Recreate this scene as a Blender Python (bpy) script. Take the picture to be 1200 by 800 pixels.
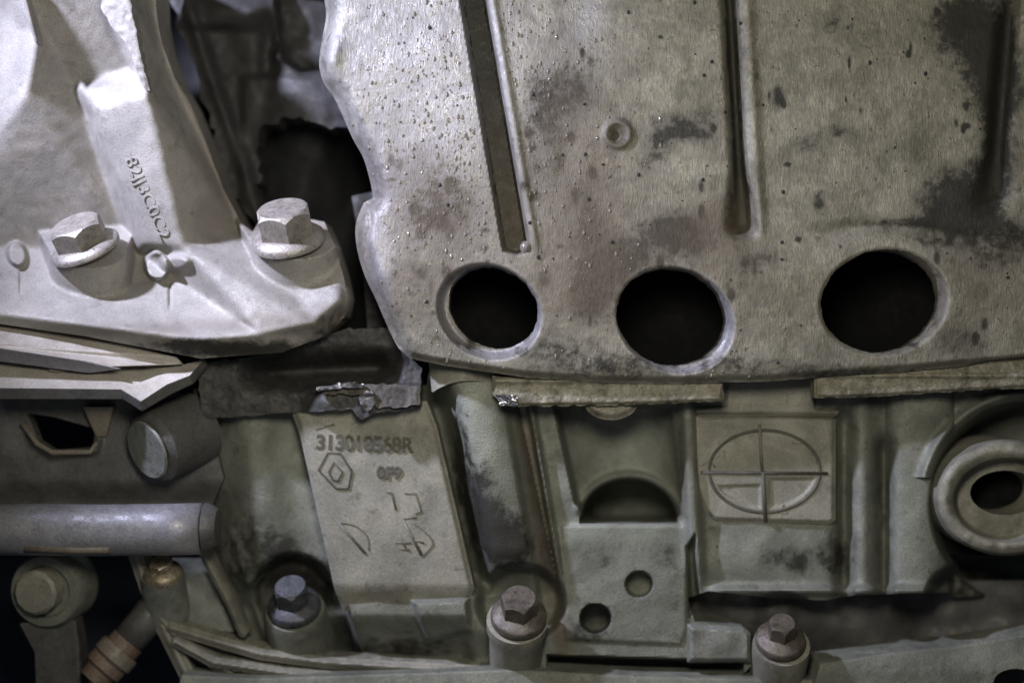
import bpy, bmesh, math, random
import numpy as np
from mathutils import Vector, Matrix
random.seed(4); rng = np.random.default_rng(7)
for o in list(bpy.data.objects): bpy.data.objects.remove(o)
scene = bpy.context.scene; col = scene.collection
# one unit of drawing = 0.3 mm in the real engine bay; camera half a metre away
S = 0.0003; D = 1667.0

# ------------------------------------------------------------------ camera, world, lamps, exposure
cam = bpy.data.cameras.new('camera'); camo = bpy.data.objects.new('camera', cam); col.objects.link(camo)
camo.location = (0, -D*S, 0); camo.rotation_euler = (math.radians(90), 0, 0)
cam.sensor_width = 36; cam.lens = 36*D/1200; cam.clip_start = .01; cam.clip_end = 50
cam.dof.use_dof = True; cam.dof.focus_distance = (D+20)*S; cam.dof.aperture_fstop = 2.6
scene.camera = camo
W = bpy.data.worlds.new('World'); scene.world = W; W.use_nodes = True
W.node_tree.nodes['Background'].inputs[0].default_value = (.55, .7, 1.0, 1)
W.node_tree.nodes['Background'].inputs[1].default_value = .02
def P(x, y, d):
    k = (D+d)/D
    return Vector(((x-600)*S*k, d*S, (400-y)*S*k))
def lamp(name, kind, pos, target, energy, color, size=.02, spot=60, blend=.8, shape=None):
    l = bpy.data.lights.new(name, kind); l.energy = energy; l.color = color
    if kind == 'SPOT': l.spot_size = math.radians(spot); l.spot_blend = blend; l.shadow_soft_size = size
    elif kind == 'AREA': l.shape = 'DISK'; l.size = size
    o = bpy.data.objects.new(name, l); col.objects.link(o); o.location = P(*pos)
    o.rotation_euler = (P(*target)-o.location).to_track_quat('-Z', 'Y').to_euler()
    return o
lamp('torch_light', 'SPOT', (-800, -700, -480), (310, 190, 0), 16.5, (.70, .73, 1.0), .010, 52, 1.0)
lamp('phone_light', 'AREA', (640, -560, -1150), (780, 470, 40), .90, (1.0, .955, .83), .09)
lamp('added_fill', 'AREA', (300, 1500, -900), (500, 500, 30), .09, (.85, .9, 1.0), .3)  # added fill from below to lift the lower left; no real source
scene.view_settings.view_transform = 'Standard'; scene.view_settings.look = 'None'
scene.view_settings.exposure = 0; scene.view_settings.gamma = 1
scene.render.engine = 'CYCLES'

# ------------------------------------------------------------------ materials
def mat(name, base, alt, rough=.55, metal=.25, bump=.5, grain=900, blotch=90, dirt=(.03,.028,.02), dirtamt=.35, streak=False, spec=.5, stains_shade=False, coat=0, rmix=.2, lite=(.36,.35,.37)):
    m = bpy.data.materials.new(name); m.use_nodes = True; nt = m.node_tree; N = nt.nodes; L = nt.links
    b = N['Principled BSDF']; tc = N.new('ShaderNodeTexCoord')
    def noise(sc, det, rg=.6, vec=None, dist=0):
        n = N.new('ShaderNodeTexNoise'); n.inputs['Scale'].default_value = sc; n.inputs['Detail'].default_value = det
        n.inputs['Roughness'].default_value = rg; n.inputs['Distortion'].default_value = dist
        L.new(vec or tc.outputs['Object'], n.inputs['Vector']); return n.outputs['Fac']
    def ramp(f, a, c, lo=0, hi=1):
        r = N.new('ShaderNodeMapRange'); r.interpolation_type = 'SMOOTHSTEP'
        r.inputs[1].default_value = a; r.inputs[2].default_value = c; r.inputs[3].default_value = lo; r.inputs[4].default_value = hi
        L.new(f, r.inputs[0]); return r.outputs[0]
    def mix(f, a, c, mode='MIX'):
        x = N.new('ShaderNodeMix'); x.data_type = 'RGBA'; x.blend_type = mode
        for s, v in ((x.inputs[0], f), (x.inputs[6], a), (x.inputs[7], c)):
            if isinstance(v, (tuple, float, int)): s.default_value = (*v, 1) if isinstance(v, tuple) else v
            else: L.new(v, s)
        return x.outputs[2]
    def math_(op, a, c):
        x = N.new('ShaderNodeMath'); x.operation = op; x.use_clamp = op == 'ADD'
        for s, v in ((x.inputs[0], a), (x.inputs[1], c)):
            if isinstance(v, (float, int)): s.default_value = v
            else: L.new(v, s)
        return x.outputs[0]
    vec = tc.outputs['Object']
    if streak:
        mp = N.new('ShaderNodeMapping'); mp.inputs['Rotation'].default_value = (0, math.radians(-12), 0)
        mp.inputs['Scale'].default_value = (1, 1, .28); L.new(vec, mp.inputs['Vector']); vec = mp.outputs[0]
    n1 = noise(blotch, 6, .62, dist=.6); n2 = noise(grain, 5, .7, vec); n3 = noise(blotch*3.3, 5, .7); n4 = noise(blotch*.45, 4, .6)
    c = mix(ramp(n1, .35, .65), base, alt)
    c = mix(ramp(n3, .56, .72, 0, dirtamt), c, dirt)
    c = mix(ramp(n4, .5, .7, 0, dirtamt*.9), c, tuple(x*.45 for x in base))
    fine = ramp(n2, .3, .75, .78, 1.16)
    cc = N.new('ShaderNodeCombineColor'); [L.new(fine, cc.inputs[i]) for i in range(3)]
    c = mix(1.0, c, cc.outputs[0], 'MULTIPLY')
    r = ramp(n3, .3, .7, rough+rmix, max(.05, rough-rmix))
    if stains_shade:
        at = N.new('ShaderNodeAttribute'); at.attribute_name = 'stain_shade'
        sep = N.new('ShaderNodeSeparateColor'); L.new(at.outputs['Color'], sep.inputs[0])
        rag = math_('MULTIPLY', ramp(n3, .3, .68, -.22, .22), 1.0)
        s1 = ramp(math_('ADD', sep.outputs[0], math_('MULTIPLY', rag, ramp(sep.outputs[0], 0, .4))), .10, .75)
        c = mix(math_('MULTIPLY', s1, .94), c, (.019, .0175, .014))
        s2 = math_('MULTIPLY', ramp(sep.outputs[1], .0, .6), ramp(n2, .35, .6, .55, 1))
        c = mix(math_('MULTIPLY', s2, .8), c, (.105, .082, .058))
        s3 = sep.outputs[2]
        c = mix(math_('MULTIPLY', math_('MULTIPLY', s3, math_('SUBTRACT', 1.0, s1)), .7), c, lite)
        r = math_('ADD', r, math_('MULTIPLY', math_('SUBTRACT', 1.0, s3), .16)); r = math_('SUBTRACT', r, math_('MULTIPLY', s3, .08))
        # pits and specks of black grit
        sp = N.new('ShaderNodeTexVoronoi'); grit = 0 if name.startswith('dusty_light') else .75; sp.inputs['Scale'].default_value = 210; L.new(tc.outputs['Object'], sp.inputs['Vector'])
        spk = math_('MULTIPLY', ramp(sp.outputs['Distance'], .05, .13, 1, 0), ramp(n1, .50, .60))
        c = mix(math_('MULTIPLY', spk, grit), c, (.02, .016, .012))
    if stains_shade:
        L.new(math_('MULTIPLY', math_('SUBTRACT', 1.0, s1), metal), b.inputs['Metallic']); L.new(ramp(s1, 0, 1, spec, .22), b.inputs['Specular IOR Level'])
    L.new(c, b.inputs['Base Color']); L.new(r, b.inputs['Roughness'])
    if not stains_shade: b.inputs['Metallic'].default_value = metal
    b.inputs['Specular IOR Level'].default_value = spec
    if coat: b.inputs['Coat Weight'].default_value = coat; b.inputs['Coat Roughness'].default_value = .12
    bp = N.new('ShaderNodeBump'); bp.inputs['Strength'].default_value = bump; bp.inputs['Distance'].default_value = .0008
    hsum = math_('ADD', math_('MULTIPLY', n2, .7), math_('MULTIPLY', n3, .6))
    L.new(hsum, bp.inputs['Height']); L.new(bp.outputs[0], b.inputs['Normal'])
    return m
M = {}
M['cover'] = mat('oily_cast_aluminium', (.19,.178,.14), (.285,.268,.215), .42, .45, .6, 1400, 75, dirtamt=.55, streak=True, stains_shade=True)
M['strip'] = mat('grimy_gasket_metal', (.17,.155,.105), (.27,.25,.19), .45, .25, .7, 1200, 190, dirt=(.04,.025,.014), dirtamt=.9)
M['bracket'] = mat('dusty_light_aluminium', (.25,.235,.21), (.33,.305,.27), .5, .25, .4, 1700, 55, dirt=(.13,.11,.08), dirtamt=.45, stains_shade=True)
M['bolt'] = mat('dusty_zinc_bolt', (.25,.225,.195), (.33,.30,.26), .42, .4, .35, 1500, 160, dirt=(.09,.07,.05), dirtamt=.6)
M['housing'] = mat('greenish_cast_housing', (.143,.148,.117), (.207,.209,.168), .5, .3, .5, 1300, 60, dirt=(.05,.048,.035), dirtamt=.5, stains_shade=True, lite=(.27,.29,.235))
M['pad'] = mat('dusty_beige_casting', (.185,.178,.138), (.268,.252,.20), .6, .12, .4, 1300, 60, dirt=(.08,.075,.055), dirtamt=.65)
M['greengrey'] = mat('weathered_green_grey_casting', (.16,.165,.14), (.235,.235,.20), .55, .18, .4, 1200, 75, dirt=(.04,.045,.035), dirtamt=.6)
M['marking'] = mat('dirt_filled_marking', (.06,.056,.04), (.085,.08,.06), .7, .05, .3, dirtamt=.2)
M['mark2'] = mat('shallow_marking', (.13,.12,.088), (.16,.15,.11), .65, .1, .3, dirtamt=.2)
M['plate'] = mat('beige_sheet_metal', (.33,.30,.255), (.40,.365,.315), .55, .15, .15, 1300, 50, dirt=(.25,.2,.15), dirtamt=.15)
M['dark'] = mat('gap_shade_and_grit', (.016,.016,.017), (.024,.024,.024), .8, 0, .6, 900, 90, dirtamt=.4)  # near black colour stands for the gap's shade; also colours the grit specks
M['darkgrey'] = mat('dusty_dark_bracket_steel', (.075,.072,.066), (.105,.10,.09), .55, .2, .35, 1000, 60, dirtamt=.3)
M['backbrown'] = mat('shaded_brown_casting', (.085,.075,.065), (.115,.105,.09), .55, .2, .5, 900, 60, dirtamt=.4)
M['blockdark'] = mat('oily_dark_casting', (.028,.027,.024), (.05,.047,.04), .6, .05, .6, 900, 110, dirtamt=.6)
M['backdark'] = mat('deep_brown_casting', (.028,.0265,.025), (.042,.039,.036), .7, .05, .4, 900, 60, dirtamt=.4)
M['grimybolt'] = mat('grimy_brown_bolt', (.085,.072,.055), (.15,.125,.10), .45, .35, .4, 1200, 120, dirtamt=.5)
M['grimydark'] = mat('grimy_blue_black_bolt', (.045,.047,.05), (.10,.10,.105), .35, .4, .5, 1200, 200, dirtamt=.6)
M['blockdust'] = mat('dusty_oily_edge', (.045,.04,.03), (.085,.075,.055), .7, .05, .6, 1000, 150, dirtamt=.9)
M['bar'] = mat('grey_pipe', (.23,.225,.24), (.28,.275,.285), .45, .25, .25, 900, 60, dirt=(.2,.17,.12), dirtamt=.3)
M['rust'] = mat('rusty_steel', (.15,.10,.07), (.2,.15,.11), .65, .2, .5, 900, 120, dirtamt=.3)
M['tan'] = mat('tan_dusty_steel', (.15,.125,.095), (.2,.17,.13), .6, .1, .3, dirtamt=.2)
M['brass'] = mat('shiny_worn_bolt', (.24,.19,.12), (.42,.36,.26), .35, .55, .4, 900, 300, dirtamt=.9)
M['black'] = mat('black_void_shade', (.006,.006,.006), (.008,.008,.008), .9, 0, .2, spec=.1, dirtamt=.1)  # black colour stands in for the shade inside openings
M['backdrop'] = mat('engine_bay_shade', (.02,.024,.035), (.03,.034,.045), .8, 0, .3, 300, 30, spec=.2, dirtamt=.2)
M['oil'] = mat('wet_black_oil', (.02,.018,.015), (.03,.026,.02), .14, 0, 1.0, 700, 300, spec=.8, dirtamt=0, coat=1, rmix=.05)
dm = bpy.data.materials.new('oil_drop'); dm.use_nodes = True; b = dm.node_tree.nodes['Principled BSDF']
b.inputs['Base Color'].default_value = (.16,.14,.12,1); b.inputs['Roughness'].default_value = .06; b.inputs['Coat Weight'].default_value = 1
M['drop'] = dm

# ------------------------------------------------------------------ object helpers
def tag(o, label=None, cat=None, group=None, kind=None):
    if label: o['label'] = label
    if cat: o['category'] = cat
    if group: o['group'] = group
    if kind: o['kind'] = kind
    return o
def root(name, pos, label, cat, group=None):
    o = bpy.data.objects.new(name, None); col.objects.link(o); o.location = P(*pos); o.empty_display_size = .005
    return tag(o, label, cat, group)
def link(name, me, material, parent=None):
    o = bpy.data.objects.new(name, me); col.objects.link(o); me.materials.append(M[material])
    if parent: 
        o.parent = parent; off = parent['_w'] if '_w' in parent else None
    return o
def wroot(parent):
    v = Vector((0,0,0)); p = parent
    while p: v += p.location; p = p.parent
    return v
def finish(name, verts, faces, material, parent=None, smooth=True, attr=None):
    verts = np.asarray(verts, dtype=float)
    if parent:
        verts = verts - np.array(wroot(parent))
    me = bpy.data.meshes.new(name); me.from_pydata(verts.tolist(), [], faces if isinstance(faces, list) else faces.tolist())
    me.update()
    if smooth: me.shade_smooth()
    if attr is not None:
        a = me.color_attributes.new('stain_shade', 'FLOAT_COLOR', 'POINT'); buf = np.ones((len(verts), 4)); buf[:, :3] = attr
        a.data.foreach_set('color', buf.ravel())
    return link(name, me, material, parent)
def Pn(x, y, d):
    k = (D+d)/D
    return np.stack([(x-600)*S*k, d*S*np.ones_like(x), (400-y)*S*k], -1)

# numpy shape helpers, all in drawing units
def spline(pts, n=8, closed=True):
    p = np.array(pts, float); out = []; m = len(p)
    rngi = range(m) if closed else range(m-1)
    for i in rngi:
        if closed: a, b_, c, d_ = p[i-1], p[i], p[(i+1) % m], p[(i+2) % m]
        else: a, b_, c, d_ = p[max(i-1,0)], p[i], p[i+1], p[min(i+2,m-1)]
        for k in range(n):
            t = k/n
            out.append(.5*((2*b_)+(-a+c)*t+(2*a-5*b_+4*c-d_)*t*t+(-a+3*b_-3*c+d_)*t**3))
    if not closed: out.append(p[-1])
    return np.array(out)
def poly(X, Y, pts):
    p = np.array(pts, float); d = np.full(X.shape, 1e9); ins = np.zeros(X.shape, bool)
    for i in range(len(p)):
        a = p[i-1]; b_ = p[i]; e = b_-a; L2 = (e@e)+1e-9
        t = np.clip(((X-a[0])*e[0]+(Y-a[1])*e[1])/L2, 0, 1)
        d = np.minimum(d, (X-a[0]-t*e[0])**2+(Y-a[1]-t*e[1])**2)
        if abs(e[1]) > 1e-9:
            c = ((a[1] > Y) != (b_[1] > Y)) & (X < e[0]*(Y-a[1])/e[1]+a[0]); ins ^= c
    d = np.sqrt(d); return np.where(ins, -d, d)
def ell(X, Y, cx, cy, rx, ry, ang=0):
    a = math.radians(ang); u = (X-cx)*math.cos(a)+(Y-cy)*math.sin(a); v = -(X-cx)*math.sin(a)+(Y-cy)*math.cos(a)
    k = np.sqrt((u/rx)**2+(v/ry)**2)+1e-6; g = np.sqrt((u/rx**2)**2+(v/ry**2)**2)/k+1e-6
    return (k-1)/g
def seg(X, Y, x0, y0, x1, y1):
    ex, ey = x1-x0, y1-y0; t = np.clip(((X-x0)*ex+(Y-y0)*ey)/(ex*ex+ey*ey), 0, 1)
    return np.hypot(X-x0-t*ex, Y-y0-t*ey), t
def ss(x, a, b_):
    t = np.clip((x-a)/(b_-a), 0, 1); return t*t*(3-2*t)
def inside(s, w): return ss(-s, 0, w)          # 0 outside, 1 inside, over w units
def vnoise(X, Y, sc, seed=0):
    r = np.random.default_rng(seed); G = r.random((64, 64)); u = X/sc+100; v = Y/sc+100
    i = np.floor(u).astype(int); j = np.floor(v).astype(int); fu = u-i; fv = v-j; fu = fu*fu*(3-2*fu); fv = fv*fv*(3-2*fv)
    g = lambda a, b_: G[a % 64, b_ % 64]
    return (g(i,j)*(1-fu)+g(i+1,j)*fu)*(1-fv)+(g(i,j+1)*(1-fu)+g(i+1,j+1)*fu)*fv-.5
def relief(name, box, step, sdf, depth, material, parent=None, back=40, attr=None):
    x0, y0, x1, y1 = box; nx = int((x1-x0)/step)+1; ny = int((y1-y0)/step)+1
    X, Y = np.meshgrid(x0+np.arange(nx)*step, y0+np.arange(ny)*step)
    if sdf is not None:
        sd = sdf(X, Y); gy, gx = np.gradient(sd, step); gn = np.hypot(gx, gy)+1e-6
        cen = (sd[:-1,:-1]+sd[1:,:-1]+sd[:-1,1:]+sd[1:,1:])/4; keep = cen < 0
    else: keep = np.ones((ny-1, nx-1), bool)
    kp = np.pad(keep, 1); cnt = kp[:-1,:-1].astype(int)+kp[1:,:-1]+kp[:-1,1:]+kp[1:,1:]
    if sdf is not None:
        bd = (cnt > 0) & (cnt < 4) & (np.abs(sd) < 1.5*step)
        X = np.where(bd, X-sd*gx/gn, X); Y = np.where(bd, Y-sd*gy/gn, Y)
    dd = depth(X, Y); idx = np.arange(nx*ny).reshape(ny, nx)
    a = idx[:-1,:-1][keep]; b_ = idx[:-1,1:][keep]; c = idx[1:,1:][keep]; e = idx[1:,:-1][keep]
    F = np.stack([a, e, c, b_], 1)
    V = Pn(X.ravel(), Y.ravel(), dd.ravel())
    used = np.unique(F); remap = -np.ones(nx*ny, int); remap[used] = np.arange(len(used)); V = V[used]; F = remap[F]
    at = None
    if attr is not None:
        A = attr(X, Y); at = A.reshape(-1, 3)[used]
    if back:
        E = np.concatenate([F[:, [i, (i+1) % 4]] for i in range(4)]); key = np.sort(E, 1)
        k = key[:, 0]*len(V)+key[:, 1]; u, inv, ct = np.unique(k, return_inverse=True, return_counts=True)
        BE = E[ct[inv] == 1]; bv = np.unique(BE); n0 = len(V)
        mp = -np.ones(n0, int); mp[bv] = n0+np.arange(len(bv)); V2 = V[bv].copy(); V2[:, 1] += back*S
        V = np.concatenate([V, V2]); F = np.concatenate([F, np.stack([BE[:, 1], BE[:, 0], mp[BE[:, 0]], mp[BE[:, 1]]], 1)])
        if at is not None: at = np.concatenate([at, at[bv]])
    o = finish(name, V, F, material, parent, attr=at)
    if back:      # keep the rim crisp
        nf = len(o.data.polygons); 
        o.data.set_sharp_from_angle(angle=math.radians(50))
    return o
def faceted(name, verts, faces, material, parent=None, back=0, bevel=2.5, seg_=3):
    bm = bmesh.new(); off = wroot(parent) if parent else Vector()
    vs = [bm.verts.new(P(*v)-off) for v in verts]
    for f in faces: bm.faces.new([vs[i] for i in f])
    bmesh.ops.triangulate(bm, faces=[f for f in bm.faces if len(f.verts) > 4])
    if back:
        be = [e for e in bm.edges if e.is_boundary]
        r = bmesh.ops.extrude_edge_only(bm, edges=be)
        for v in [g for g in r['geom'] if isinstance(g, bmesh.types.BMVert)]: v.co.y += back*S
    bmesh.ops.recalc_face_normals(bm, faces=bm.faces)
    # make normals face the camera overall
    s = sum(f.normal.y*f.calc_area() for f in bm.faces)
    if s > 0: bmesh.ops.reverse_faces(bm, faces=bm.faces)
    me = bpy.data.meshes.new(name); bm.to_mesh(me); bm.free(); me.shade_smooth()
    o = link(name, me, material, parent)
    if bevel:
        md = o.modifiers.new('bevel', 'BEVEL'); md.width = bevel*S; md.segments = seg_; md.limit_method = 'ANGLE'; md.angle_limit = math.radians(12)
        md.harden_normals = True
    return o
def axisM(origin, axis, spin=0):
    q = Vector(axis).normalized().to_track_quat('Z', 'Y').to_matrix().to_4x4()
    return Matrix.Translation(P(*origin)) @ q @ Matrix.Rotation(math.radians(spin), 4, 'Z')
def lathe(name, prof, origin, axis, material, parent=None, seg_=40, M4=None, sides=None, jitter=0, local=False, spin=0):
    """prof = [(r, z)...] in drawing units; a solid of revolution"""
    n = sides or seg_; V = []; F = []
    for (r, z) in prof:
        for k in range(n):
            a = 2*math.pi*k/n; rr = r*(1+jitter*random.uniform(-1, 1))
            V.append(Vector((rr*math.cos(a)*S, rr*math.sin(a)*S, z*S)))
    for i in range(len(prof)-1):
        for k in range(n):
            F.append([i*n+k, i*n+(k+1) % n, (i+1)*n+(k+1) % n, (i+1)*n+k])
    if prof[-1][0] > .01: F.append([(len(prof)-1)*n+k for k in range(n)])
    if prof[0][0] > .01: F.append([k for k in reversed(range(n))])
    me = bpy.data.meshes.new(name)
    if not local:
        mt = axisM(origin, axis, spin); off = wroot(parent) if parent else Vector()
        V = [mt @ v - off for v in V]
    me.from_pydata([tuple(v) for v in V], [], F); me.update(); me.shade_smooth(); me.set_sharp_from_angle(angle=math.radians(38))
    return link(name, me, material, parent)
def sweep(name, pts, rad, material, parent=None, n=12, closed=False, flat=1.0):
    """tube along drawing-space points (x, y, d); rad may be a list"""
    off = wroot(parent) if parent else Vector(); C = [P(*p)-off for p in pts]; V = []; F = []; m = len(C)
    R = rad if isinstance(rad, (list, tuple)) else [rad]*m
    for i, c in enumerate(C):
        t = (C[(i+1) % m]-C[i-1]) if closed else (C[min(i+1, m-1)]-C[max(i-1, 0)])
        t.normalize(); u = t.cross(Vector((0,1,0))); u = u.normalized() if u.length > 1e-4 else Vector((1,0,0)); w = t.cross(u).normalized()
        for k in range(n):
            a = 2*math.pi*k/n; V.append(c+(u*math.cos(a)+w*math.sin(a)*flat)*R[i]*S)
    for i in range(m if closed else m-1):
        for k in range(n):
            j = (i+1) % m; F.append([i*n+k, i*n+(k+1) % n, j*n+(k+1) % n, j*n+k])
    if not closed: F += [[k for k in range(n)], [(m-1)*n+k for k in reversed(range(n))]]
    me = bpy.data.meshes.new(name); me.from_pydata([tuple(v) for v in V], [], F); me.update()
    bm = bmesh.new(); bm.from_mesh(me); bmesh.ops.recalc_face_normals(bm, faces=bm.faces); bm.to_mesh(me); bm.free(); me.shade_smooth()
    return link(name, me, material, parent)
def text(name, s, pos, size, ang, plane, material, parent, spacing=1.0, bold=.0, thick=2.0, sx=1.0):
    """raised lettering lying on the plane through three drawing points (or at one depth)"""
    cu = bpy.data.curves.new(name, 'FONT'); cu.body = s; cu.size = size; cu.extrude = thick*.5; cu.offset = bold; cu.space_character = spacing
    cu.bevel_depth = .35; cu.bevel_resolution = 1; cu.align_x = 'CENTER'; cu.align_y = 'CENTER'
    t = bpy.data.objects.new(name, cu); col.objects.link(t); bpy.context.view_layer.update()
    me = bpy.data.meshes.new_from_object(t.evaluated_get(bpy.context.evaluated_depsgraph_get())); bpy.data.objects.remove(t); me.name = name
    if isinstance(plane, (int, float)): pf = lambda x, y: plane
    else:
        A = np.linalg.solve(np.array([[p[0], p[1], 1.0] for p in plane]), np.array([p[2] for p in plane], float)); pf = lambda x, y: A[0]*x+A[1]*y+A[2]
    a = math.radians(ang); off = wroot(parent)
    for v in me.vertices:
        lx, ly = v.co.x*sx, -v.co.y; x = pos[0]+lx*math.cos(a)-ly*math.sin(a); y = pos[1]+lx*math.sin(a)+ly*math.cos(a)
        v.co = P(x, y, pf(x, y)-v.co.z)-off
    me.update(); return link(name, me, material, parent)

# ================================================================== SETTING: dark sheet standing in for the shade deep in the engine bay
bd = faceted('backdrop', [(-900,-700,420),(2100,-700,420),(2100,1500,420),(-900,1500,420)], [(0,1,2,3)], 'backdrop', bevel=0)
tag(bd, kind='structure')

# ================================================================== GEARBOX HOUSING (lower right)
hs = root('gearbox_housing', (700, 800, 80), 'greenish grey cast housing with part number and target mark below the holed cover', 'gearbox housing')
HOUT = [(502,436),(500,452),(226,456),(230,470),(246,520),(252,560),(240,592),(233,625),(238,655),(256,695),(286,742),(330,772),(420,782),(640,792),(868,792),(880,780),(880,736),(814,728),(806,700),(830,692),(900,700),(965,703),(1000,697),(1110,694),(1120,700),(1225,690),(1225,436)]
def hdepth(X, Y):
    d = 78+0*X + 3*vnoise(X, Y, 55, 3)+1.4*vnoise(X, Y, 17, 4)
    # left hollow, rolled round towards its own left edge
    edge = seg(X, Y, 238, 420, 300, 760)[0]
    lx = (X-(245+(Y-600)*.28))
    left = ss(-(X-(352+(Y-490)*.262)), 0, 6)
    d += left*(34 - 26*np.exp(-((X-(300+(Y-560)*.12))/34)**2)*ss(Y, 720, 560) + 46*np.exp(-(np.clip(X-235, 0, 999)/30)**2)*ss(Y,560,600))
    d += left*40*ss(Y, 655, 715)
    d -= 10*np.exp(-((X-(280+(Y-650)*.33))/6)**2)*ss(Y, 590, 650)
    # valley right of the lettered pad
    vx = X-(512+(Y-470)*.22); d += 90*np.exp(-(np.abs(vx)/17)**2.4)*ss(Y, 430, 480)*ss(Y, 700, 672)
    # leaning round column
    cx = 552+(Y-470)*.22; t = np.clip(np.abs(X-cx)/54, 0, 1); colm = np.sqrt(np.clip(1-t*t, 0, 1))
    d -= 42*colm*ss(Y, 710, 640)
    # block bottom of pad
    d += 26*ss(Y, 718, 745)*ss(X, 330, 400)*ss(X, 560, 540)
    d -= 22*inside(poly(X, Y, [(478,700),(552,697),(556,742),(496,756)]), 9)
    # rusty flat and thin rib
    rx = X-(622+(Y-475)*.175); d += 14*ss(rx, -34, -24)*ss(rx, -2, -6)*ss(Y, 720, 690); d -= 12*np.exp(-(rx/4.0)**2)*ss(Y, 690, 660)
    # half-pipe pocket
    pk = poly(X, Y, [(645,470),(792,470),(806,560),(806,611),(690,612),(672,590)])
    u = (X-(722+(Y-540)*.12))/72; d += inside(pk, 9)*(58*np.sqrt(np.clip(1-u*u, 0, 1))+10)
    arch = ell(X, Y, 737, 612, 58, 52); arch = np.maximum(arch, Y-613)
    d += inside(arch, 5)*150; d -= 9*np.exp(-((arch-4)/4.5)**2)*(Y < 606)*ss(Y, 606, 590)
    # mottled lower pad with two blind holes
    d -= 4*inside(poly(X, Y, [(655,612),(806,612),(808,735),(800,758),(660,752)]), 6)
    for (hx, hy, r, dp) in ((749,684,17,40),(698,724,19,75)): d += dp*inside(ell(X, Y, hx, hy, r, r*.95), 3.5)
    # upright rib beside the pocket
    rb = X-(806+(Y-475)*.05); d -= 17*np.exp(-(np.abs(rb)/10)**3)*ss(Y, 705, 640)
    d += 40*inside(poly(X, Y, [(802,640),(816,620),(822,700),(806,730)]), 8)
    # shallow seams and bulges right of the target plate
    d += 26*np.exp(-((X-989)/9)**2)*ss(Y, 470, 500)
    d -= 10*np.exp(-((X-1012)/14)**2); d += 22*np.exp(-((X-1036)/9)**2)*ss(Y, 505, 530)
    d -= 22*np.sqrt(np.clip(1-((X-1078)/40)**2, 0, 1))
    d += 14*np.exp(-((X-1036)/9)**2-((Y-530)/22)**2)
    d -= 14*np.exp(-((Y-692)/6)**2)*ss(X, 820, 850)*ss(X, 1130, 1100)
    d -= 6*np.exp(-((X-880)/60)**2-((Y-650)/30)**2)
    # deep arch behind the lug
    ar = ell(X, Y, 1205, 590, 118, 122); d += 110*inside(ar, 16); d -= 16*np.exp(-((ar-7)/7)**2)*(Y < 560)
    d += 60*inside(np.maximum(ell(X, Y, 1190, 700, 110, 60), -(Y-640)), 20)
    for (bx, by, br_) in ((610,706,56),(344,690,50),(916,735,50)): d += 40*inside(ell(X, Y, bx, by, br_, br_*.9), 16)
    # bottom shade recess
    d += 70*inside(poly(X, Y, [(640,766),(872,772),(872,789),(640,787)]), 5)
    d += 30*ss(Y, 735, 772)*ss(X, 645, 600)*ss(X, 300, 340)
    return d
def hattr(X, Y):
    s = np.zeros_like(X)  # column grime, plus shade painted into the hollow, seam and recesses
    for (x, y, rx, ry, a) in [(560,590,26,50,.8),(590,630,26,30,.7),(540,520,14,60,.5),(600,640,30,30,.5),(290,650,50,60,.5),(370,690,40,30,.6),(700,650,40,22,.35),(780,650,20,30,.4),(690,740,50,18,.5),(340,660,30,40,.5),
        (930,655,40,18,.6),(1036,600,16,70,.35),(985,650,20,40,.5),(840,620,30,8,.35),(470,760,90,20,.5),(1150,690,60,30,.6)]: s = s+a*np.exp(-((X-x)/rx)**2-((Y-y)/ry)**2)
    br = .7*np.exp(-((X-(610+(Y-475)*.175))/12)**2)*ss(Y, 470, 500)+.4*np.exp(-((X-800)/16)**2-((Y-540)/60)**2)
    li = np.zeros_like(X)  # paler patches, with the lit column middle and half-pipe painted in
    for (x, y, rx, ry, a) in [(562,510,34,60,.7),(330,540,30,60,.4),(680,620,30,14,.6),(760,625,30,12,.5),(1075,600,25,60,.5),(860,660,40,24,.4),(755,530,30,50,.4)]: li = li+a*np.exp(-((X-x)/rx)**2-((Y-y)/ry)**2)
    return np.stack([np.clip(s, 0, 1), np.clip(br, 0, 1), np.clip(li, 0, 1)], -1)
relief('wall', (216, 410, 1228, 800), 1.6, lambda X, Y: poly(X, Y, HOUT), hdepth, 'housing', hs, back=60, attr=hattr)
# lettered pad
PAD = [(338,470),(500,470),(512,500),(556,690),(548,708),(402,716),(392,690),(352,512)]
pad = relief('number_pad', (330,465,560,720), 1.6, lambda X, Y: poly(X, Y, PAD), lambda X, Y: 66+1.6*vnoise(X,Y,30,5)+14*ss(Y, 682, 716)+5*ss(poly(X,Y,PAD), -7, 0)+0*X, 'pad', hs, back=60)
text('part_number', '313018568R', (427,520), 24, 2.0, 65.2, 'marking', hs, spacing=.95, thick=1.8, bold=.25, sx=.98)
text('casting_code', '0F9', (456,554), 19, 2, 65.2, 'marking', hs, spacing=1.0, bold=.4, sx=1.05)
def mark(name, pts, r, d, material='marking', parent=None, closed=False): return sweep(name, [(x, y, d+.6) for x, y in pts], r*.8, 'mark2' if name == 'cast_symbol' else material, parent, 8, closed, .8)
em = mark('emblem', [(384,530),(399,531),(412,552),(408,572),(394,572),(373,551)], 1.7, 64.5, 'marking', hs, True)
mark('emblem_inner', [(391,541),(401,553),(396,563),(390,562),(385,553)], 1.5, 64.5, 'marking', em, True)
mark('cast_symbol', [(453,575),(459,577),(464,597)], 1.5, 64.5, 'marking', hs); mark('cast_symbol', [(474,577),(487,578),(493,599),(486,601)], 1.7, 64.5, 'marking', hs)
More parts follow.
